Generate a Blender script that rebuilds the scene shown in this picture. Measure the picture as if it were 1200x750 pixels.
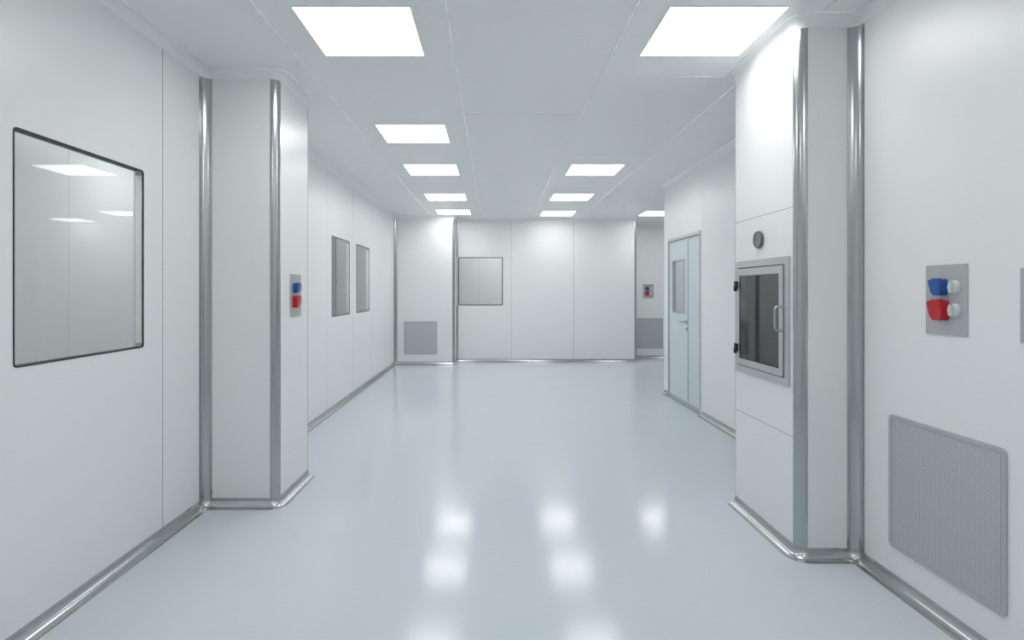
import bpy, bmesh, math
from mathutils import Vector, Matrix

# ------------------------------------------------------------------ scene, camera, world, exposure
for o in list(bpy.data.objects):
    bpy.data.objects.remove(o, do_unlink=True)
SC = bpy.context.scene
C = SC.collection
EYE = 1.419                      # camera height
cam_d = bpy.data.cameras.new('camera')
cam = bpy.data.objects.new('camera', cam_d)
C.objects.link(cam)
cam.location = (0, 0, EYE)
cam.rotation_euler = (math.pi / 2, 0, 0)
cam_d.sensor_width = 36.0
cam_d.lens = 36.0 * 672 / 1200
cam_d.shift_x = (600 - 578) / 1200
cam_d.shift_y = -(375 - 341) / 1200
cam_d.clip_start = 0.02
SC.camera = cam
SC.view_settings.view_transform = 'Standard'
SC.view_settings.look = 'None'
SC.view_settings.gamma = 1
SC.view_settings.use_curve_mapping = False
SC.view_settings.exposure = 0.0
W = bpy.data.worlds.new('world')
SC.world = W
W.use_nodes = True
W.node_tree.nodes['Background'].inputs[0].default_value = (0.8, 0.88, 0.95, 1)
W.node_tree.nodes['Background'].inputs[1].default_value = 0.05
LAMP = 9.2                       # radiance of the ceiling panels
SIDE_FILL = 11.5                  # panels added to brighten the rooms behind the glass
R90 = math.pi / 2

# ------------------------------------------------------------------ materials
def principled(name, col, rough=0.5, metal=0.0, spec=0.5, coat=0.0):
    m = bpy.data.materials.new(name)
    m.use_nodes = True
    b = m.node_tree.nodes['Principled BSDF']
    b.inputs['Base Color'].default_value = (*col, 1)
    b.inputs['Roughness'].default_value = rough
    b.inputs['Metallic'].default_value = metal
    b.inputs['Specular IOR Level'].default_value = spec
    b.inputs['Coat Weight'].default_value = coat
    return m

def bump(m, scale, strength, dist=0.002, detail=2.0, stretch=(1, 1, 1)):
    nt = m.node_tree
    b = nt.nodes['Principled BSDF']
    tc = nt.nodes.new('ShaderNodeTexCoord')
    mp = nt.nodes.new('ShaderNodeMapping')
    mp.inputs['Scale'].default_value = stretch
    n = nt.nodes.new('ShaderNodeTexNoise')
    n.inputs['Scale'].default_value = scale
    n.inputs['Detail'].default_value = detail
    bp = nt.nodes.new('ShaderNodeBump')
    bp.inputs['Strength'].default_value = strength
    bp.inputs['Distance'].default_value = dist
    nt.links.new(tc.outputs['Object'], mp.inputs['Vector'])
    nt.links.new(mp.outputs['Vector'], n.inputs['Vector'])
    nt.links.new(n.outputs['Fac'], bp.inputs['Height'])
    nt.links.new(bp.outputs['Normal'], b.inputs['Normal'])
    return m

def rough_noise(m, scale, lo, hi):
    nt = m.node_tree
    b = nt.nodes['Principled BSDF']
    tc = nt.nodes.new('ShaderNodeTexCoord')
    n = nt.nodes.new('ShaderNodeTexNoise')
    n.inputs['Scale'].default_value = scale
    n.inputs['Detail'].default_value = 4
    r = nt.nodes.new('ShaderNodeMapRange')
    r.inputs['To Min'].default_value = lo
    r.inputs['To Max'].default_value = hi
    nt.links.new(tc.outputs['Object'], n.inputs['Vector'])
    nt.links.new(n.outputs['Fac'], r.inputs['Value'])
    nt.links.new(r.outputs['Result'], b.inputs['Roughness'])
    return m

def emitter(name, col, strength):
    m = bpy.data.materials.new(name)
    m.use_nodes = True
    nt = m.node_tree
    nt.nodes.clear()
    e = nt.nodes.new('ShaderNodeEmission')
    e.inputs[0].default_value = (*col, 1)
    e.inputs[1].default_value = strength
    o = nt.nodes.new('ShaderNodeOutputMaterial')
    nt.links.new(e.outputs[0], o.inputs[0])
    return m

def thin_glass(name, tint, ior=1.75):
    m = bpy.data.materials.new(name)
    m.use_nodes = True
    nt = m.node_tree
    nt.nodes.clear()
    t = nt.nodes.new('ShaderNodeBsdfTransparent')
    t.inputs[0].default_value = (*tint, 1)
    g = nt.nodes.new('ShaderNodeBsdfGlossy')
    g.inputs['Color'].default_value = (1, 1, 1, 1)
    g.inputs['Roughness'].default_value = 0.015
    f = nt.nodes.new('ShaderNodeFresnel')
    f.inputs[0].default_value = ior
    x = nt.nodes.new('ShaderNodeMixShader')
    o = nt.nodes.new('ShaderNodeOutputMaterial')
    nt.links.new(f.outputs[0], x.inputs[0])
    nt.links.new(t.outputs[0], x.inputs[1])
    nt.links.new(g.outputs[0], x.inputs[2])
    nt.links.new(x.outputs[0], o.inputs[0])
    return m

M = {}
M['wall'] = bump(principled('wall_paint', (0.853, 0.862, 0.864), 0.34), 260, 0.10, 0.001)
M['ceiling'] = bump(principled('ceiling_paint', (0.925, 0.932, 0.932), 0.42), 260, 0.06, 0.001)
M['joint_light'] = principled('bright_joint_strip', (0.97, 0.98, 0.98), 0.22, 1.0)
M['joint_dark'] = principled('dark_joint', (0.16, 0.17, 0.175), 0.6)
M['joint_grey'] = principled('grey_joint', (0.60, 0.62, 0.625), 0.6)
M['joint_mid'] = principled('mid_joint', (0.42, 0.45, 0.455), 0.6)
M['floor'] = rough_noise(bump(principled('epoxy_floor', (0.607, 0.675, 0.718), 0.14, spec=0.30),
                              9, 0.05, 0.01, 4.0), 3.0, 0.11, 0.17)
M['alu'] = principled('brushed_aluminium', (0.47, 0.485, 0.49), 0.22, 1.0)
M['alu_dull'] = principled('satin_aluminium', (0.50, 0.525, 0.54), 0.42, 0.85)
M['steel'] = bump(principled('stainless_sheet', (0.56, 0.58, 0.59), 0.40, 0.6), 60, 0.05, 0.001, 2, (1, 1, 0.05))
M['steel_dark'] = principled('dark_grey_steel', (0.42, 0.46, 0.465), 0.5, 0.2)  # even dark grey of the pass box chamber
M['perf'] = principled('perforated_sheet', (0.66, 0.69, 0.70), 0.45, 0.25)
M['perf_rim'] = principled('grille_rim', (0.48, 0.505, 0.515), 0.45, 0.25)
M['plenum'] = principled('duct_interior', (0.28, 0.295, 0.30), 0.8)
M['gasket'] = principled('black_rubber', (0.018, 0.019, 0.02), 0.5)
M['spacer'] = principled('spacer_reflection', (0.95, 0.955, 0.95), 0.4)  # bright reflection on the side spacers, painted in as white
M['glass'] = thin_glass('window_glass', (0.975, 0.98, 0.98), 1.42)
M['glass_inner'] = thin_glass('coated_inner_glass', (0.865, 0.885, 0.89), 1.12)
M['glass_dark'] = thin_glass('tinted_glass', (0.42, 0.45, 0.455), 2.0)
M['door_blue'] = principled('pale_blue_laminate', (0.62, 0.705, 0.725), 0.3)
M['door_frame'] = principled('door_frame_grey', (0.47, 0.50, 0.515), 0.4, 0.3)
M['door_frame_pale'] = principled('door_frame_pale', (0.60, 0.63, 0.64), 0.4, 0.2)
M['plate'] = principled('socket_plate_grey', (0.47, 0.49, 0.50), 0.4, 0.3)
M['blue'] = principled('blue_plastic', (0.02, 0.105, 0.36), 0.35)
M['red'] = principled('red_plastic', (0.55, 0.012, 0.022), 0.35)
M['knob'] = principled('pale_grey_plastic', (0.66, 0.69, 0.69), 0.35)
M['black'] = principled('black_plastic', (0.012, 0.013, 0.014), 0.45)
M['dial'] = principled('slate_dial', (0.19, 0.24, 0.265), 0.3)
M['bezel'] = principled('dark_bezel', (0.11, 0.125, 0.135), 0.35)
M['lamp'] = emitter('lamp_panel', (1.0, 1.0, 0.995), LAMP)
M['side_fill'] = emitter('side_fill_panel', (0.99, 1.0, 0.99), SIDE_FILL)
M['lamp_rim'] = principled('lamp_rim', (0.78, 0.81, 0.82), 0.4)

# ------------------------------------------------------------------ helpers
def build(name, bm, mats, parent=None, loc=None, smooth=False):
    if not isinstance(mats, (list, tuple)):
        mats = [mats]
    bmesh.ops.recalc_face_normals(bm, faces=bm.faces[:])
    me = bpy.data.meshes.new(name)
    bm.to_mesh(me)
    bm.free()
    for m in mats:
        me.materials.append(m)
    if smooth:
        for p in me.polygons:
            p.use_smooth = True
        try:
            me.set_sharp_from_angle(angle=math.radians(35))
        except Exception:
            pass
    o = bpy.data.objects.new(name, me)
    C.objects.link(o)
    if parent:
        o.parent = parent
    if loc:
        o.location = loc
    return o

def structure(name, bm, mats, parent=None, smooth=False):
    o = build(name, bm, mats, parent, smooth=smooth)
    o['kind'] = 'structure'
    return o

def empty(name, loc, rz=0.0):
    o = bpy.data.objects.new(name, None)
    o.empty_display_size = 0.1
    C.objects.link(o)
    o.location = loc
    o.rotation_euler = (0, 0, rz)
    return o

def tag(o, label, cat, group=None):
    o['label'] = label
    o['category'] = cat
    if group:
        o['group'] = group
    return o

def copy_tree(o, parent=None):
    c = o.copy()
    C.objects.link(c)
    if parent:
        c.parent = parent
    for ch in o.children:
        copy_tree(ch, c)
    return c

def box(bm, x0, x1, y0, y1, z0, z1, mi=0):
    vs = [bm.verts.new(p) for p in ((x0, y0, z0), (x1, y0, z0), (x1, y1, z0), (x0, y1, z0),
                                    (x0, y0, z1), (x1, y0, z1), (x1, y1, z1), (x0, y1, z1))]
    for f in ((3, 2, 1, 0), (4, 5, 6, 7), (0, 1, 5, 4), (1, 2, 6, 5), (2, 3, 7, 6), (3, 0, 4, 7)):
        fc = bm.faces.new([vs[i] for i in f])
        fc.material_index = mi
    return vs

def bevel_all(bm, w, seg=2):
    bmesh.ops.recalc_face_normals(bm, faces=bm.faces[:])
    es = [e for e in bm.edges if len(e.link_faces) == 2 and e.calc_face_angle(0) > 0.5]
    bmesh.ops.bevel(bm, geom=es, offset=w, segments=seg, profile=0.5, affect='EDGES')

def prism(bm, pts, z0, z1, mi=0):
    a = [bm.verts.new((p[0], p[1], z0)) for p in pts]
    b = [bm.verts.new((p[0], p[1], z1)) for p in pts]
    n = len(pts)
    for i in range(n):
        f = bm.faces.new((a[i], a[(i + 1) % n], b[(i + 1) % n], b[i]))
        f.material_index = mi
    bm.faces.new(a[::-1]).material_index = mi
    bm.faces.new(b).material_index = mi

def loft(bm, rings, close0=True, close1=True, mi=0):
    vr = [[bm.verts.new(p) for p in r] for r in rings]
    n = len(vr[0])
    for a, b in zip(vr[:-1], vr[1:]):
        for i in range(n):
            bm.faces.new((a[i], a[(i + 1) % n], b[(i + 1) % n], b[i])).material_index = mi
    if close0:
        bm.faces.new(vr[0][::-1]).material_index = mi
    if close1:
        bm.faces.new(vr[-1]).material_index = mi

def rrect(w, h, r, n=6, cx=0.0, cz=0.0):
    """rounded rectangle in (x, z)"""
    pts = []
    for sx, sz, a0 in ((1, 1, 0), (-1, 1, 90), (-1, -1, 180), (1, -1, 270)):
        ox, oz = cx + sx * (w / 2 - r), cz + sz * (h / 2 - r)
        for k in range(n + 1):
            a = math.radians(a0 + 90 * k / n)
            pts.append((ox + r * math.cos(a), oz + r * math.sin(a)))
    return pts

def ring(bm, outer, inner, y0, y1, mi=0, ch=0.0):
    """a flat frame between two outlines with equal point counts, facing -y at y0; ch = edge chamfer"""
    def lay(pts, y): return [bm.verts.new((p[0], y, p[1])) for p in pts]
    n = len(outer)
    ob, of, inf, ib = lay(outer, y1), lay(outer, y0), lay(inner, y0), lay(inner, y1)
    for A, B in ((ob, of), (of, inf), (inf, ib), (ib, ob)):
        for i in range(n):
            bm.faces.new((A[i], A[(i + 1) % n], B[(i + 1) % n], B[i])).material_index = mi

def plate(bm, outline, y0, y1, mi=0):
    a = [bm.verts.new((p[0], y0, p[1])) for p in outline]
    b = [bm.verts.new((p[0], y1, p[1])) for p in outline]
    n = len(outline)
    for i in range(n):
        bm.faces.new((a[i], a[(i + 1) % n], b[(i + 1) % n], b[i])).material_index = mi
    bm.faces.new(a).material_index = mi
    bm.faces.new(b[::-1]).material_index = mi

def disc_rings(bm, prof, cx=0, cz=0, n=32, mi=0):
    """lathe about the local y axis; prof = [(radius, y)] from back to front, closed by end caps"""
    rings = []
    for r, y in prof:
        rings.append([(cx + r * math.cos(2 * math.pi * k / n), y, cz + r * math.sin(2 * math.pi * k / n)) for k in range(n)])
    loft(bm, rings, mi=mi)

def tube(bm, pts, r, n=12):
    pts = [Vector(p) for p in pts]
    rings = []
    for i, p in enumerate(pts):
        t = (pts[min(i + 1, len(pts) - 1)] - pts[max(i - 1, 0)]).normalized()
        up = Vector((0, 0, 1)) if abs(t.z) < 0.9 else Vector((1, 0, 0))
        a = t.cross(up).normalized()
        b = t.cross(a).normalized()
        rings.append([p + a * r * math.cos(2 * math.pi * k / n) + b * r * math.sin(2 * math.pi * k / n) for k in range(n)])
    loft(bm, rings)

def slab(bm, axis, face, out, u0, u1, v0, v1, th, holes=(), joints=(), jw=0.004):
    """a wall slab. axis 'x': face at x=face, u runs along y; axis 'y': face at y=face, u along x.
    out = +1/-1: side of the room. holes = (u0,u1,v0,v1); joints = ('v',u,va,vb,mi) or ('h',v,ua,ub,mi)"""
    us = sorted({u0, u1} | {h[i] for h in holes for i in (0, 1)})
    vs = sorted({v0, v1} | {h[i] for h in holes for i in (2, 3)})
    back = face - out * th
    a, b = min(face, back), max(face, back)
    def put(ua, ub, va, vb, a, b, mi=0):
        if axis == 'x':
            box(bm, a, b, ua, ub, va, vb, mi)
        else:
            box(bm, ua, ub, a, b, va, vb, mi)
    for ua, ub in zip(us[:-1], us[1:]):
        run = None                                  # merge free cells upward into one box
        for va, vb in zip(vs[:-1], vs[1:]):
            mu, mv = (ua + ub) / 2, (va + vb) / 2
            free = not any(h[0] < mu < h[1] and h[2] < mv < h[3] for h in holes)
            if free:
                run = [run[0], vb] if run else [va, vb]
            if run and (not free):
                put(ua, ub, run[0], run[1], a, b)
                run = None
        if run:
            put(ua, ub, run[0], run[1], a, b)
    e = 0.0006
    fa, fb = min(face - out * 0.002, face + out * e), max(face - out * 0.002, face + out * e)
    for j in joints:
        if j[0] == 'v':
            put(j[1] - jw / 2, j[1] + jw / 2, j[2], j[3], fa, fb, j[4])
        else:
            put(j[2], j[3], j[1] - jw / 2, j[1] + jw / 2, fa, fb, j[4])

def plan_path(verts, side=1, n=8):
    """verts = [(x, y, radius)]; returns [(point, room-side normal, miter)] ; side=+1: room on the right of travel"""
    P = [Vector(v[:2]) for v in verts]
    out = []
    def nrm(t): return Vector((t.y, -t.x)) * side
    for i, p in enumerate(P):
        r = verts[i][2]
        if i == 0:
            out.append((p, nrm((P[1] - p).normalized()), 1)); continue
        if i == len(P) - 1:
            out.append((p, nrm((p - P[i - 1]).normalized()), 1)); continue
        t0, t1 = (p - P[i - 1]).normalized(), (P[i + 1] - p).normalized()
        n0, n1 = nrm(t0), nrm(t1)
        concave = n0.dot(t1) > 0
        s = 1 if concave else -1
        c = p - t0 * r + n0 * r * s
        for k in range(n + 1):
            a = (math.pi / 2) * k / n
            d = n0 * math.cos(a) + n1 * math.sin(a)
            out.append((c - d * r * s, d, 1))
    return out

def sweep(bm, path, prof, mi=None):
    """prof = [(offset from wall, height)] closed outline"""
    rings = [[(p.x + d.x * o, p.y + d.y * o, h) for o, h in prof] for p, d, _ in path]
    vr = [[bm.verts.new(q) for q in r] for r in rings]
    n = len(prof)
    for A, B in zip(vr[:-1], vr[1:]):
        for i in range(n):
            f = bm.faces.new((A[i], A[(i + 1) % n], B[(i + 1) % n], B[i]))
            if mi:
                f.material_index = mi[i]
    bm.faces.new(vr[0][::-1]); bm.faces.new(vr[-1])

COVE = 0.055
H = 2.87
def base_profile():
    r = 0.050
    pts = [(0, 0), (0, COVE + .003), (.003, COVE + .003), (.003, COVE)]
    for k in range(1, 10):
        a = math.radians(180 + 9 * k)
        pts.append((.003 + r + r * math.cos(a), .003 + r + r * math.sin(a)))
    pts += [(COVE, .003), (COVE + .0, 0)]
    return pts
def ceil_profile():
    r = 0.048
    pts = [(0, H), (0, H - COVE - .002), (.002, H - COVE - .002)]
    for k in range(0, 11):
        a = math.radians(180 - 9 * k)
        pts.append((.002 + r + r * math.cos(a), H - .003 - r + r * math.sin(a)))
    n0 = len(pts)
    c, w, d = COVE - .001, .010, .0045
    for k in range(0, 9):
        a = math.pi * k / 8
        pts.append((c - w / 2 * math.cos(a), H - d * math.sin(a)))
    mi = [0] * len(pts)
    for i in range(n0, len(pts) - 1):
        mi[i] = 1
    return pts, mi

# ------------------------------------------------------------------ measured plan (x right, y into the room)
XL, XR = -1.905, 1.930
LPX, LPY0, LPY1 = -1.417, 3.771, 4.386          # left pier
RPX, RPY0, RPY1 = 1.615, 3.037, 3.825           # right pier
XD, YD1 = 2.370, 7.94                            # wall with the door and its far end
YB1, XB1, YB2, XB2, YB3 = 11.05, -0.740, 11.485, 2.88, 12.10
YN, XF = -3.4, 5.7
RC = 0.05                                        # corner radius
RI = 0.055
WT = 0.05
WB, WTOP = 1.112, 2.074                          # windows
IN = 0.005
def whole(a, b, v0=WB, v1=WTOP): return (a + IN, b - IN, v0 + IN, v1 - IN)

# floor and ceiling
bm = bmesh.new(); box(bm, -3.6, XF + .1, YN - .1, 13.4, -0.1, 0.0)
structure('floor', bm, M['floor'])
bm = bmesh.new(); box(bm, -3.6, XF + .1, YN - .1, 13.4, H, H + 0.1)
jl = 0.005
def bead(axis, c, a, b, w=.010, d=.0045):
    n = 8
    prof = [(c + w / 2 * math.cos(math.pi * k / n), H + .001 - (d + .001) * math.sin(math.pi * k / n)) for k in range(n + 1)]
    if axis == 'y':
        loft(bm, [[(x, y, z) for x, z in prof] for y in (a, b)], mi=1)
    else:
        loft(bm, [[(x, y, z) for y, z in prof] for x in (a, b)], mi=1)
for x in (-1.215, -0.24, 0.73, 1.705):
    bead('y', x, YN, YB2 if x > XB1 else YB1)
def cjd(x0, x1, y): box(bm, x0, x1, y - .002, y + .002, H - .0006, H + .002, 2)
for y in (4.71, 7.1, 9.5, 2.3, -.1): cjd(-0.2375, 0.7275, y)
for y in (6.12, 8.36, 1.6, -.6): cjd(0.7325, 1.7025, y)
bead('x', 3.877, 0.7325, RPX - .05)
for y in (4.71, 7.1, 9.5): cjd(1.7075, XD - .05, y)
cjd(-1.2125, -0.2425, 7.75)
structure('ceiling', bm, [M['ceiling'], M['joint_light'], M['joint_grey']])

# walls
wins_left = [(2.274, 3.123), (6.763, 7.60), (7.975, 8.812)]
bm = bmesh.new()
slab(bm, 'x', XL, 1, YN, YB1, 0, H, WT, [whole(a, b) for a, b in wins_left],
     [('v', 3.305, .05, H - .05, 1), ('v', 5.38, .05, H - .05, 2), ('v', 6.56, .05, H - .05, 2),
      ('v', 7.787, .05, H - .05, 2), ('v', 8.97, .05, H - .05, 2), ('v', 10.15, .05, H - .05, 2)])
structure('wall_left', bm, [M['wall'], M['joint_dark'], M['joint_grey']])

bm = bmesh.new()
slab(bm, 'y', LPY0, -1, XL, LPX - RC, 0, H, .03)
slab(bm, 'x', LPX, 1, LPY0 + RC, LPY1, 0, H, .03, (), [('v', LPY1 - .005, .06, H - .06, 1)], .009)
slab(bm, 'y', LPY1, 1, XL, LPX - .03, 0, H, .03)
structure('wall_left_pier', bm, [M['wall'], M['joint_mid']])

bm = bmesh.new()
slab(bm, 'y', YB1, -1, XL, XB1 - RC, 0, H, .03)
slab(bm, 'x', XB1, 1, YB1 + RC, YB2, 0, H, .03)
structure('wall_back_pier', bm, M['wall'])

wb = (-0.70, 0.19)
bm = bmesh.new()
slab(bm, 'y', YB2, -1, XB1 - .03, XB2 - RC, 0, H, WT, [whole(wb[0], wb[1], 1.132, 2.094)],
     [('v', 0.367, .05, H - .05, 2), ('v', 1.615, .05, H - .05, 1)], .008)
slab(bm, 'x', XB2, 1, YB2 + RC, YB3, 0, H, .03)
structure('wall_back', bm, [M['wall'], M['joint_mid'], M['joint_grey']])
bm = bmesh.new(); slab(bm, 'y', YB3, -1, XB2 - .03, XF, 0, H, WT)
structure('wall_alcove_back', bm, M['wall'])
bm = bmesh.new(); slab(bm, 'x', XF, -1, YD1 - .05, YB3 + .05, 0, H, WT)
structure('wall_alcove_right', bm, M['wall'])

DY0, DY1, DH = 6.554, 7.75, 2.11
bm = bmesh.new()
slab(bm, 'x', XD, -1, RPY1 - .03, YD1, 0, H, WT, [(DY0, DY1, 0, DH)],
     [('v', 6.50, .05, H - .05, 1)])
slab(bm, 'y', YD1, 1, XD + WT, XF, 0, H, WT)
structure('wall_right_door', bm, [M['wall'], M['joint_grey']])

bm = bmesh.new(); slab(bm, 'x', XR, -1, YN, RPY0 + .03, 0, H, WT)
structure('wall_right', bm, M['wall'])

PB = (3.116, 3.801, 0.897, 1.610)                # pass box on the side of the right pier
bm = bmesh.new()
slab(bm, 'y', RPY0, -1, RPX + RC, XR, 0, H, .03)
slab(bm, 'x', RPX, -1, RPY0 + RC, RPY1, 0, H, .03, [(PB[0] + .03, PB[1] - .03, PB[2] + .03, PB[3] - .03)],
     [('h', 1.872, RPY0 + RC, RPY1, 1), ('h', .633, RPY0 + RC, RPY1, 1),
      ('v', RPY1 - .003, .06, H - .06, 1)])
slab(bm, 'y', RPY1, 1, RPX + .03, XD, 0, H, .03)
structure('wall_right_pier', bm, [M['wall'], M['joint_mid']])

bm = bmesh.new(); slab(bm, 'y', YN, 1, XL - .05, XR + .05, 0, H, WT)
structure('wall_near', bm, M['wall'])
# rooms behind the glass
bm = bmesh.new()
slab(bm, 'x', -3.45, 1, .6, 11.0, 0, H, WT, (), [('v', 4.66 + 1.2 * k, .05, H - .05, 1) for k in (-2, -1, 0, 1, 2, 3, 4)])
slab(bm, 'y', .6, 1, -3.5, XL - WT, 0, H, WT)
slab(bm, 'y', 11.0, -1, -3.5, XL - WT, 0, H, WT)
structure('wall_corridor', bm, [M['wall'], M['joint_grey']])
bm = bmesh.new()
slab(bm, 'y', 13.2, -1, -1.6, 2.8, 0, H, WT, (), [('v', -.33, .05, H - .05, 1)])
slab(bm, 'x', -1.6, 1, YB2 + WT, 13.2, 0, H, WT)
slab(bm, 'x', 2.75, -1, YB2 + WT, 13.2, 0, H, WT)
structure('wall_room_beyond', bm, [M['wall'], M['joint_grey']])
bm = bmesh.new()
slab(bm, 'x', 4.2, -1, 4.3, YD1 - .05, 0, H, WT)
slab(bm, 'y', 4.3, 1, XD + WT, 4.25, 0, H, WT)
structure('wall_airlock', bm, M['wall'])

# baseboards (aluminium coves) and white ceiling coves
P_left = plan_path([(XL, YN, 0), (XL, LPY0, RI), (LPX, LPY0, RC), (LPX, LPY1, 0)])
P_left_far = plan_path([(XL, LPY1, 0), (XL, YB1, RI), (XB1, YB1, RC), (XB1, YB2, RI), (XB2, YB2, RC), (XB2, YB3, RI), (XF, YB3, 0)])
P_right = plan_path([(XR, YN, 0), (XR, RPY0, RI), (RPX, RPY0, RC), (RPX, RPY1, 0)], -1)
P_door_a = plan_path([(XD, RPY1, 0), (XD, 6.50, 0)], -1)
P_door_b = plan_path([(XD, 7.76, 0), (XD, YD1, 0)], -1)
P_door = plan_path([(XD, RPY1, 0), (XD, YD1, 0)], -1)
bp = base_profile()
for nm, paths in (('baseboard_left', [P_left]), ('baseboard_back', [P_left_far]),
                  ('baseboard_right', [P_right]), ('baseboard_right_door', [P_door_a, P_door_b])):
    bm = bmesh.new()
    for p in paths:
        sweep(bm, p, bp)
    structure(nm, bm, M['alu'], smooth=True)
cp, cmi = ceil_profile()
tn = [0]
def trim(bm, mats, smooth=True):
    tn[0] += 1
    return structure('trim_%d' % tn[0], bm, mats, smooth=smooth)
for p in (P_left, P_left_far, P_right, P_door):
    bm = bmesh.new(); sweep(bm, p, cp, cmi)
    trim(bm, [M['ceiling'], M['joint_light']])

# vertical corner profiles
def corner_convex(cx, cy, sx, sy, z0, z1, r=RC):
    """outer corner at (cx, cy); the solid lies towards (sx, sy)"""
    bm = bmesh.new()
    ox, oy = cx + sx * r, cy + sy * r
    e = .0015
    pts = [(ox, oy)]
    n = 12
    pts.append((ox, oy - sy * (r + e)))
    for k in range(n + 1):
        a = R90 * k / n
        pts.append((ox - sx * (r + e) * math.sin(a), oy - sy * (r + e) * math.cos(a)))
    pts = [pts[0]] + pts[2:]
    prism(bm, pts, z0, z1)
    return trim(bm, M['alu'])
def corner_concave(cx, cy, sx, sy, z0, z1, r=RI):
    """inner corner at (cx, cy); the room lies towards (sx, sy)"""
    bm = bmesh.new()
    e = .0015
    ox, oy = cx + sx * (r + e), cy + sy * (r + e)
    pts = [(cx, cy), (cx + sx * (r + e), cy)]
    n = 12
    for k in range(n + 1):
        a = R90 * k / n
        pts.append((ox - sx * r * math.sin(a), oy - sy * r * math.cos(a)))
    pts.append((cx, cy + sy * (r + e)))
    prism(bm, pts, z0, z1)
    return trim(bm, M['alu'])
z0, z1 = COVE + .002, H - COVE - .001
corner_concave(XL, LPY0, 1, -1, z0, z1)
corner_convex(LPX, LPY0, -1, 1, z0, z1)
corner_convex(RPX, RPY0, 1, 1, z0, z1)
corner_concave(XR, RPY0, -1, -1, z0, z1)
corner_concave(XL, YB1, 1, -1, z0, z1)
corner_convex(XB1, YB1, -1, 1, z0, z1)
bm = bmesh.new()
corner_concave(XB1, YB2, 1, -1, z0, 1.13, .04)
corner_concave(XB1, YB2, 1, -1, 2.096, z1, .04)
bm.free()
corner_convex(XB2, YB2, -1, 1, z0, z1)
corner_concave(XB2, YB3, 1, -1, z0, z1)
# closed outer end of the door wall
bm = bmesh.new(); box(bm, XD, XD + WT, YD1, YD1 + .012, COVE, H - COVE)
trim(bm, M['door_frame_pale'], False)

# ------------------------------------------------------------------ windows
def window(name, loc, rz, w, h, depth=.036, gasket_w=.006):
    """origin at the centre of the outer face; local -y faces the room"""
    t = empty(name, loc, rz)
    t['kind'] = 'structure'
    bm = bmesh.new()
    R = .017
    ring(bm, rrect(w, h, R), rrect(w - 2 * gasket_w, h - 2 * gasket_w, R - gasket_w * .6), -.0025, .004)
    build('gasket', bm, M['gasket'], t)
    wi, hi = w - 2 * IN, h - 2 * IN
    bm = bmesh.new()
    v = [bm.verts.new(p) for p in ((-wi / 2, .0, -hi / 2), (wi / 2, .0, -hi / 2), (wi / 2, .0, hi / 2), (-wi / 2, .0, hi / 2))]
    bm.faces.new(v)
    build('glass_pane', bm, M['glass'], t)
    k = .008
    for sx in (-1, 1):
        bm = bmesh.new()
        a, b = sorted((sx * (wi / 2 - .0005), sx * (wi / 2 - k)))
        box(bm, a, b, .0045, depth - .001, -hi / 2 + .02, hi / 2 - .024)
        sb = build('spacer_bar', bm, M['spacer'], t)  # white colour carries the reflection of the side jambs
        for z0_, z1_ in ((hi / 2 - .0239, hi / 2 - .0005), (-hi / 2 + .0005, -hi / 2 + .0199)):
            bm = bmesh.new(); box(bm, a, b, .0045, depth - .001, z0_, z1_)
            build('shadow_cap', bm, M['plate'], sb)  # grey end caps paint in the shadow of the top spacer
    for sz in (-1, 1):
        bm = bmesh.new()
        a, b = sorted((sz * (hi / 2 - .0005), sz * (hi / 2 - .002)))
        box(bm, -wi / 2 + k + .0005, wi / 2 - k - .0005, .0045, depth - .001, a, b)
        build('dark_reflection_bar', bm, M['gasket'], t)  # dark reflection in the top and bottom spacers, painted black
    bm = bmesh.new()
    v = [bm.verts.new(p) for p in ((-wi / 2, depth, -hi / 2), (wi / 2, depth, -hi / 2), (wi / 2, depth, hi / 2), (-wi / 2, depth, hi / 2))]
    bm.faces.new(v)
    build('glass_pane', bm, M['glass_inner'], t)
    return t
zc, hh = (WB + WTOP) / 2, WTOP - WB
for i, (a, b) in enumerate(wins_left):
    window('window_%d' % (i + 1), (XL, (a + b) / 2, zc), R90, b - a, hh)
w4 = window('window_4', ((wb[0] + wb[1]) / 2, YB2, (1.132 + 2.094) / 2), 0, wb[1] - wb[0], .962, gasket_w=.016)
bm = bmesh.new(); box(bm, -.445 - .038, -.4455, -.012, -.0005, -.481, .481)
build('edge_strip', bm, M['door_frame'], w4)

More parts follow.
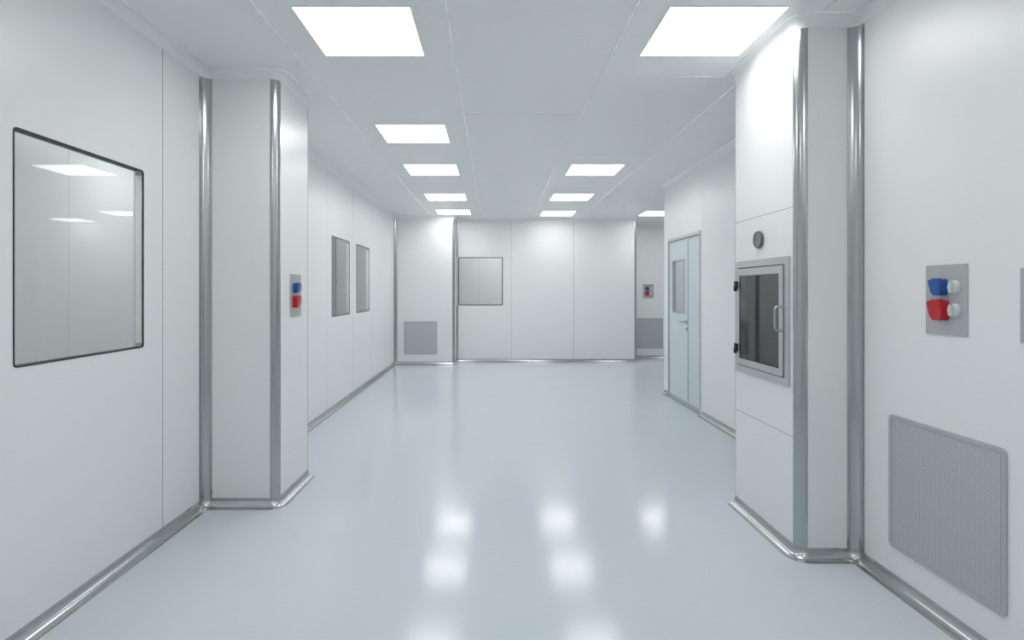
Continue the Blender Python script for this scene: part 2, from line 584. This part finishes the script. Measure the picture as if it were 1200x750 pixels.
# ------------------------------------------------------------------ door
def door():
    t = empty('door_1', (XD, (DY0 + DY1) / 2, 0), -R90)
    t['kind'] = 'structure'
    hw = (DY1 - DY0) / 2
    # local x: right = towards the camera
    bm = bmesh.new()
    f = .036
    box(bm, -hw, -hw + .014, -.012, .05, 0, DH)
    box(bm, hw - .022, hw, -.012, .05, 0, DH)
    box(bm, -hw + .014, hw - .022, -.012, .05, DH - f, DH)
    bevel_all(bm, .002, 1)
    build('door_frame', bm, M['door_frame_pale'], t)
    split = hw - (6.985 - DY0)                     # x of the meeting line
    x0, x1 = -hw + .016, hw - .024
    zb, zt = .006, DH - f - .004
    # main leaf
    vx0, vx1 = hw - (7.573 - DY0), hw - (7.122 - DY0)
    vz0, vz1 = 1.148, 1.806
    lf = empty('door_leaf', (0, 0, 0)); lf.parent = t
    bm = bmesh.new()
    slab(bm, 'y', .004, -1, x0 + .014, split - .014, zb + .05, zt - .016, .04, [(vx0, vx1, vz0, vz1)])
    build('leaf_panel', bm, M['door_blue'], lf)
    def rails(xa, xb, nm, par, left, right):
        bm = bmesh.new()
        box(bm, xa, xa + left, 0, .045, zb, zt)
        box(bm, xb - right, xb, 0, .045, zb, zt)
        box(bm, xa + left, xb - right, 0, .045, zb, zb + .05)
        box(bm, xa + left, xb - right, 0, .045, zt - .016, zt)
        build(nm, bm, M['door_frame'], par)
    rails(x0, split - .001, 'edge_rail', lf, .014, .014)
    bm = bmesh.new()
    ring(bm, rrect(vx1 - vx0 + .03, vz1 - vz0 + .03, .012, 4, (vx0 + vx1) / 2, (vz0 + vz1) / 2),
         rrect(vx1 - vx0 - .006, vz1 - vz0 - .006, .004, 4, (vx0 + vx1) / 2, (vz0 + vz1) / 2), -.001, .03)
    build('vision_frame', bm, M['door_frame'], lf)
    bm = bmesh.new()
    v = [bm.verts.new(p) for p in ((vx0, .024, vz0), (vx1, .024, vz0), (vx1, .024, vz1), (vx0, .024, vz1))]
    bm.faces.new(v)
    build('vision_pane', bm, M['glass'], lf)
    # side leaf
    l2 = empty('door_leaf', (0, 0, 0)); l2.parent = t
    bm = bmesh.new()
    box(bm, split + .015, x1 - .03, .004, .044, zb + .05, zt - .016)
    build('leaf_panel', bm, M['door_blue'], l2)
    rails(split + .001, x1, 'edge_rail', l2, .016, .030)
    # lever handle on the main leaf
    h = empty('door_handle', (split - .045, 0, 1.04)); h.parent = t
    bm = bmesh.new()
    disc_rings(bm, [(.026, .004), (.026, -.006), (.022, -.009)], n=24)
    build('rose', bm, M['alu_dull'], h, smooth=True)
    bm = bmesh.new()
    pts = [(0, -.006, 0), (0, -.035, 0)]
    for k in range(1, 6):
        a = R90 * k / 5
        pts.append((-.015 * (1 - math.cos(a)), -.035 - .015 * math.sin(a), 0))
    pts.append((-.125, -.05, -.002))
    tube(bm, pts, .010)
    build('lever', bm, M['alu_dull'], h, smooth=True)
    bm = bmesh.new()
    disc_rings(bm, [(.02, .004), (.02, -.005)], 0, -.09, 24)
    box(bm, -.003, .003, -.006, -.004, -.1, -.082)
    build('lock_escutcheon', bm, M['alu_dull'], h)
    return t
door()

# ------------------------------------------------------------------ ceiling lights
def make_light(mat):
    t = empty('ceiling_light', (0, 0, H))
    bm = bmesh.new()
    s, f = .30, .012
    # rim (built in x/y at the ceiling)
    for x0, x1, y0, y1 in ((-s - f, s + f, -s - f, -s), (-s - f, s + f, s, s + f), (-s - f, -s, -s, s), (s, s + f, -s, s)):
        box(bm, x0, x1, y0, y1, -.004, 0)
    build('rim', bm, M['ceiling'], t)
    bm = bmesh.new()
    box(bm, -s, s, -s, s, -.0035, -.0005)
    build('diffuser', bm, mat, t)
    return t
LX, RX, FX = -.727, 1.2065, 3.09
spots = [
    (LX, 3.228, 'large square ceiling panel light at upper left of the view, in front of left pier'),
    (LX, 5.30, 'square ceiling panel light, second of the left row, with no partner on its right'),
    (LX, 6.88, 'square ceiling panel light, third of the left row, level with the two side windows'),
    (LX, 8.86, 'square ceiling panel light, fourth and last but one of the left row'),
    (LX, 10.56, 'farthest ceiling panel light of the left row, cut by the projecting back wall'),
    (RX, 3.228, 'large square ceiling panel light at upper right, beside the right pier with pass box'),
    (RX, 6.88, 'square ceiling panel light, second of the right row, in front of the door'),
    (RX, 8.86, 'square ceiling panel light, third of the right row'),
    (RX, 10.735, 'farthest ceiling panel light of the right row, close to the bare back wall'),
    (FX, 10.735, 'ceiling panel light half hidden behind the door wall, over the far right alcove'),
    (4.8, 11.74, 'ceiling panel light deep in the far right alcove, hidden behind the door wall'),
    (LX, 1.0, 'ceiling panel light of the left row, overhead out of view nearest the camera'),
    (RX, 1.0, 'ceiling panel light of the right row, overhead out of view nearest the camera'),
    (LX, -1.6, 'ceiling panel light of the left row, behind the camera'),
    (RX, -1.6, 'ceiling panel light of the right row, behind the camera'),
]
lt = make_light(M['lamp'])
for i, (x, y, lab) in enumerate(spots):
    o = lt if i == 0 else copy_tree(lt)
    o.location = (x, y, H)
    tag(o, lab, 'ceiling light', 'square ceiling panel lights')
sl = make_light(M['side_fill'])  # invented fill panels, added so the rooms behind the glass look bright
sides = [(-2.7, 2.3, 'added fill panel in the corridor behind the large left window'),
         (-2.7, 5.2, 'added fill panel in the corridor behind the left pier'),
         (-2.7, 8.0, 'added fill panel in the corridor behind the two far left windows'),
         (.0, 12.35, 'left added fill panel in the room behind the back wall window'),
         (1.6, 12.35, 'right added fill panel in the room behind the back wall window'),
         (3.2, 6.6, 'added fill panel in the room behind the pale blue door')]
for i, (x, y, lab) in enumerate(sides):
    o = sl if i == 0 else copy_tree(sl)
    o.location = (x, y, H)
    tag(o, lab, 'ceiling light', 'added fill lights in the rooms behind the glass')

# ------------------------------------------------------------------ pass box in the right pier
def pass_box():
    cy = (PB[0] + PB[1]) / 2
    cz = (PB[2] + PB[3]) / 2
    w, h = PB[1] - PB[0], PB[3] - PB[2]
    t = empty('pass_box', (RPX, cy, cz), -R90)
    tag(t, 'grey metal pass box hatch with dark glass door set in the right pier', 'pass box')
    # local x right = nearer the camera
    b = .042
    bm = bmesh.new()
    ring(bm, rrect(w, h, .003, 2), rrect(w - 2 * b, h - 2 * b, .003, 2), -.012, .03)
    build('frame', bm, M['steel'], t)
    # chamber behind
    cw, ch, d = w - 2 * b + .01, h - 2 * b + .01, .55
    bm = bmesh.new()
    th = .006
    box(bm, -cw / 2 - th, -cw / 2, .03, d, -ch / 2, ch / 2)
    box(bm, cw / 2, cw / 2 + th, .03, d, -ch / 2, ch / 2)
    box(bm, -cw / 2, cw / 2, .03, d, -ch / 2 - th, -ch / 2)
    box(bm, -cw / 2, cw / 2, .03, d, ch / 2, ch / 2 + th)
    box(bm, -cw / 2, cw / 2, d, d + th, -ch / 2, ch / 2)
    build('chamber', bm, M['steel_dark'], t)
    # door leaf, its own centre is a little off
    dw, dh = w - 2 * b - .012, h - 2 * b - .012
    gx0, gx1 = -(3.719 - cy), -(3.205 - cy)
    gz0, gz1 = .986 - cz, 1.517 - cz
    gw, gh, gcx, gcz = gx1 - gx0, gz1 - gz0, (gx0 + gx1) / 2, (gz0 + gz1) / 2
    dr = empty('hatch_door', (0, 0, 0)); dr.parent = t
    bm = bmesh.new()
    ring(bm, rrect(dw, dh, .003, 2), rrect(gw, gh, .004, 2, gcx, gcz), -.020, .020)
    build('door_rim', bm, M['steel'], dr)
    bm = bmesh.new()
    ring(bm, rrect(gw + .0005, gh + .0005, .004, 2, gcx, gcz), rrect(gw - .006, gh - .006, .003, 2, gcx, gcz), -.0185, -.0145)
    build('glazing_seal', bm, M['black'], dr)
    bm = bmesh.new()
    v = [bm.verts.new(p) for p in ((gx0, -.017, gz0), (gx1, -.017, gz0), (gx1, -.017, gz1), (gx0, -.017, gz1))]
    bm.faces.new(v)
    build('glass_pane', bm, M['glass_dark'], dr)
    # D handle
    hx = -(3.152 - cy)
    hz0, hz1, o = 1.20 - cz, 1.333 - cz, -.068
    pts = [(hx, -.02, hz0), (hx, o + .018, hz0)]
    for k in range(1, 6):
        a = R90 * k / 5
        pts.append((hx, o + .018 - .018 * math.sin(a), hz0 + .018 * (1 - math.cos(a))))
    for k in range(0, 6):
        a = R90 * k / 5
        pts.append((hx, o + .018 - .018 * math.cos(a), hz1 - .018 + .018 * math.sin(a)))
    pts.append((hx, -.02, hz1))
    bm = bmesh.new(); tube(bm, pts, .0062)
    build('handle', bm, M['alu'], dr, smooth=True)
    # black hinges on the far edge
    for z in (1.447 - cz, 1.042 - cz):
        hg = empty('hinge', (-dw / 2 - .003, 0, z)); hg.parent = t
        bm = bmesh.new()
        box(bm, -.030, -.004, -.030, -.011, -.028, .004)
        bevel_all(bm, .003, 2)
        build('frame_leaf', bm, M['black'], hg)
        bm = bmesh.new()
        box(bm, .002, .022, -.034, -.0195, -.012, .034)
        bevel_all(bm, .003, 2)
        build('door_leaf', bm, M['black'], hg)
        bm = bmesh.new()
        n = 16
        loft(bm, [[(.0 + .007 * math.cos(2 * math.pi * k / n), -.030 + .007 * math.sin(2 * math.pi * k / n), zz) for k in range(n)] for zz in (-.03, .036)])
        build('pin', bm, M['black'], hg, smooth=True)
    return t
pass_box()

# round gauge above it
g = empty('pressure_gauge', (RPX, 3.471, 1.729), -R90)
tag(g, 'small round slate grey pressure gauge above the pass box', 'gauge')
bm = bmesh.new()
disc_rings(bm, [(.050, .0), (.053, -.004), (.053, -.016), (.050, -.020), (.045, -.020), (.044, -.0145), (.002, -.0145)], n=40)
build('bezel', bm, M['bezel'], g, smooth=True)
bm = bmesh.new()
disc_rings(bm, [(.0438, -.0146), (.0438, -.016)], n=40)
build('dial', bm, M['dial'], g)
bm = bmesh.new()
disc_rings(bm, [(.005, -.016), (.005, -.0185), (.003, -.0195)], n=16)
box(bm, -.0008, .0008, -.0182, -.0172, -.006, .033)
bmesh.ops.rotate(bm, verts=bm.verts[:], cent=(0, 0, 0), matrix=Matrix.Rotation(math.radians(35), 3, 'Y'))
build('needle', bm, M['bezel'], g)

# ------------------------------------------------------------------ perforated return air grilles
def make_grille():
    s, rim = .636, .019
    t = empty('return_air_grille', (0, 0, 0))
    bm = bmesh.new()
    ring(bm, rrect(s, s, .022), rrect(s - 2 * rim, s - 2 * rim, .008), -.009, 0)
    build('rim', bm, M['perf_rim'], t)
    inner = s - 2 * rim
    n = 58
    p = inner / n
    r = p * .31
    bm = bmesh.new()
    grid = {}
    def gv(i, j):
        if (i, j) not in grid:
            grid[(i, j)] = bm.verts.new((-inner / 2 + i * p / 2, -.006, -inner / 2 + j * p / 2))
        return grid[(i, j)]
    ringij = [(2, 1), (2, 2), (1, 2), (0, 2), (0, 1), (0, 0), (1, 0), (2, 0)]
    for a in range(n):
        for b in range(n):
            cx, cz = -inner / 2 + (a + .5) * p, -inner / 2 + (b + .5) * p
            hv = [bm.verts.new((cx + r * math.cos(R90 * k / 2), -.006, cz + r * math.sin(R90 * k / 2))) for k in range(8)]
            ov = [gv(2 * a + i, 2 * b + j) for i, j in ringij]
            for k in range(8):
                bm.faces.new((ov[k], ov[(k + 1) % 8], hv[(k + 1) % 8], hv[k]))
    build('perforated_sheet', bm, M['perf'], t)
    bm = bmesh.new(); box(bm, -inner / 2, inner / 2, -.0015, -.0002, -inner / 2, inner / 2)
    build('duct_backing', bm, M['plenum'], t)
    return t
gr = make_grille()
for i, (loc, rz, lab) in enumerate([
        ((XR, 2.469, .506), -R90, 'large perforated grey return air grille low on the near right wall'),
        ((-1.40, YB1, .517), 0, 'perforated grey air grille low on the projecting back wall at left'),
        ((3.26, YB3, .528), 0, 'perforated grey air grille in the far right alcove, below the small socket panel')]):
    o = gr if i == 0 else copy_tree(gr)
    o.location = loc
    o.rotation_euler = (0, 0, rz)
    tag(o, lab, 'air grille', 'perforated return air grilles')

# ------------------------------------------------------------------ socket panels
def octo(w, h, c, y, cx=0, cz=0, tilt=0.0):
    """chamfered rectangle at depth y; tilt pushes the top outwards; narrower at the bottom"""
    pts = [(-w / 2 + c * .4, h / 2), (w / 2 - c * .4, h / 2), (w / 2, h / 2 - c * .4), (w / 2 - c * .25, -h / 2 + c),
           (w / 2 - c, -h / 2), (-w / 2 + c, -h / 2), (-w / 2 + c * .25, -h / 2 + c), (-w / 2, h / 2 - c * .4)]
    return [(cx + x, y - tilt * (z / h + .5), cz + z) for x, z in pts]
def make_socket(name, par, cx, cz, s, mat):
    k = empty(name, (cx, 0, cz)); k.parent = par
    bm = bmesh.new()
    plate(bm, rrect(s * 1.02, s * 1.02, s * .14), -.010, -.004)
    build('flange', bm, mat, k)
    bm = bmesh.new()
    loft(bm, [octo(s * .94, s * .96, s * .16, -.010), octo(s * .88, s * .92, s * .2, -.016, 0, 0, .006),
              octo(s * .82, s * .88, s * .24, -.020, 0, -.001, .010)])
    build('shroud', bm, mat, k)
    bm = bmesh.new()
    loft(bm, [octo(s * .92, s * .98, s * .24, -.0205, 0, -.001, .010), octo(s * .96, s * 1.02, s * .25, -.024, 0, -.001, .011),
              octo(s * .92, s * .98, s * .24, -.029, 0, -.002, .012), octo(s * .62, s * .66, s * .17, -.031, 0, -.002, .009)])
    box(bm, -s * .20, s * .20, -.038, -.022, s * .42, s * .53)
    bm2 = bm
    build('lid', bm2, mat, k)
    bm = bmesh.new()
    n = 12
    loft(bm, [[(x, -.026 + .004 * math.cos(2 * math.pi * q / n), s * .51 + .004 * math.sin(2 * math.pi * q / n)) for q in range(n)] for x in (-s * .34, s * .34)])
    build('hinge_pin', bm, mat, k, smooth=True)
    return k
def make_panel():
    t = empty('socket_panel', (0, 0, 0))
    bm = bmesh.new()
    plate(bm, rrect(.224, .300, .003, 2), -.004, 0)
    build('plate', bm, M['plate'], t)
    make_socket('socket', t, -.024, .054, .068, M['blue'])['label'] = 'blue socket with hinged lid'
    make_socket('socket', t, -.024, -.044, .084, M['red'])['label'] = 'red socket with hinged lid'
    for cz in (.054, -.043):
        k = empty('switch_knob', (.050, 0, cz)); k.parent = t
        bm = bmesh.new()
        disc_rings(bm, [(.029, -.004), (.029, -.008), (.0262, -.010), (.0258, -.017), (.024, -.019)], n=32)
        build('dial', bm, M['knob'], k, smooth=True)
        bm = bmesh.new()
        box(bm, -.006, .006, -.031, -.0185, -.0235, .0235)
        bevel_all(bm, .003, 2)
        build('grip', bm, M['knob'], k)
    for sx in (-1, 1):
        for sz in (-1, 1):
            bm = bmesh.new()
            disc_rings(bm, [(.004, -.004), (.004, -.0052), (.003, -.006)], sx * .101, sz * .139, 12)
            build('screw', bm, M['plate'], t)
    return t
sp = make_panel()
for i, (loc, rz, lab) in enumerate([
        ((XR, 2.441, 1.381), -R90, 'grey socket panel with blue and red sockets and two knobs on near right wall'),
        ((LPX, 4.106, 1.387), R90, 'narrow looking grey socket panel with blue and red sockets on left pier side'),
        ((3.27, YB3, 1.414), 0, 'tiny grey socket panel in the far right alcove above an air grille')]):
    o = sp if i == 0 else copy_tree(sp)
    o.location = loc
    o.rotation_euler = (0, 0, rz)
    tag(o, lab, 'socket panel', 'socket panels with blue and red sockets')
# a grey plate just entering the right edge
t = empty('wall_plate', (XR, 1.983, 1.366), -R90)
tag(t, 'edge of a grey wall plate at the right border of the photo', 'wall plate')
bm = bmesh.new(); plate(bm, rrect(.224, .274, .003, 2), -.005, 0)
build('plate', bm, M['plate'], t)
for sx in (-1, 1):
    for sz in (-1, 1):
        bm = bmesh.new()
        disc_rings(bm, [(.004, -.005), (.004, -.0062), (.003, -.007)], sx * .101, sz * .126, 12)
        build('screw', bm, M['plate'], t)
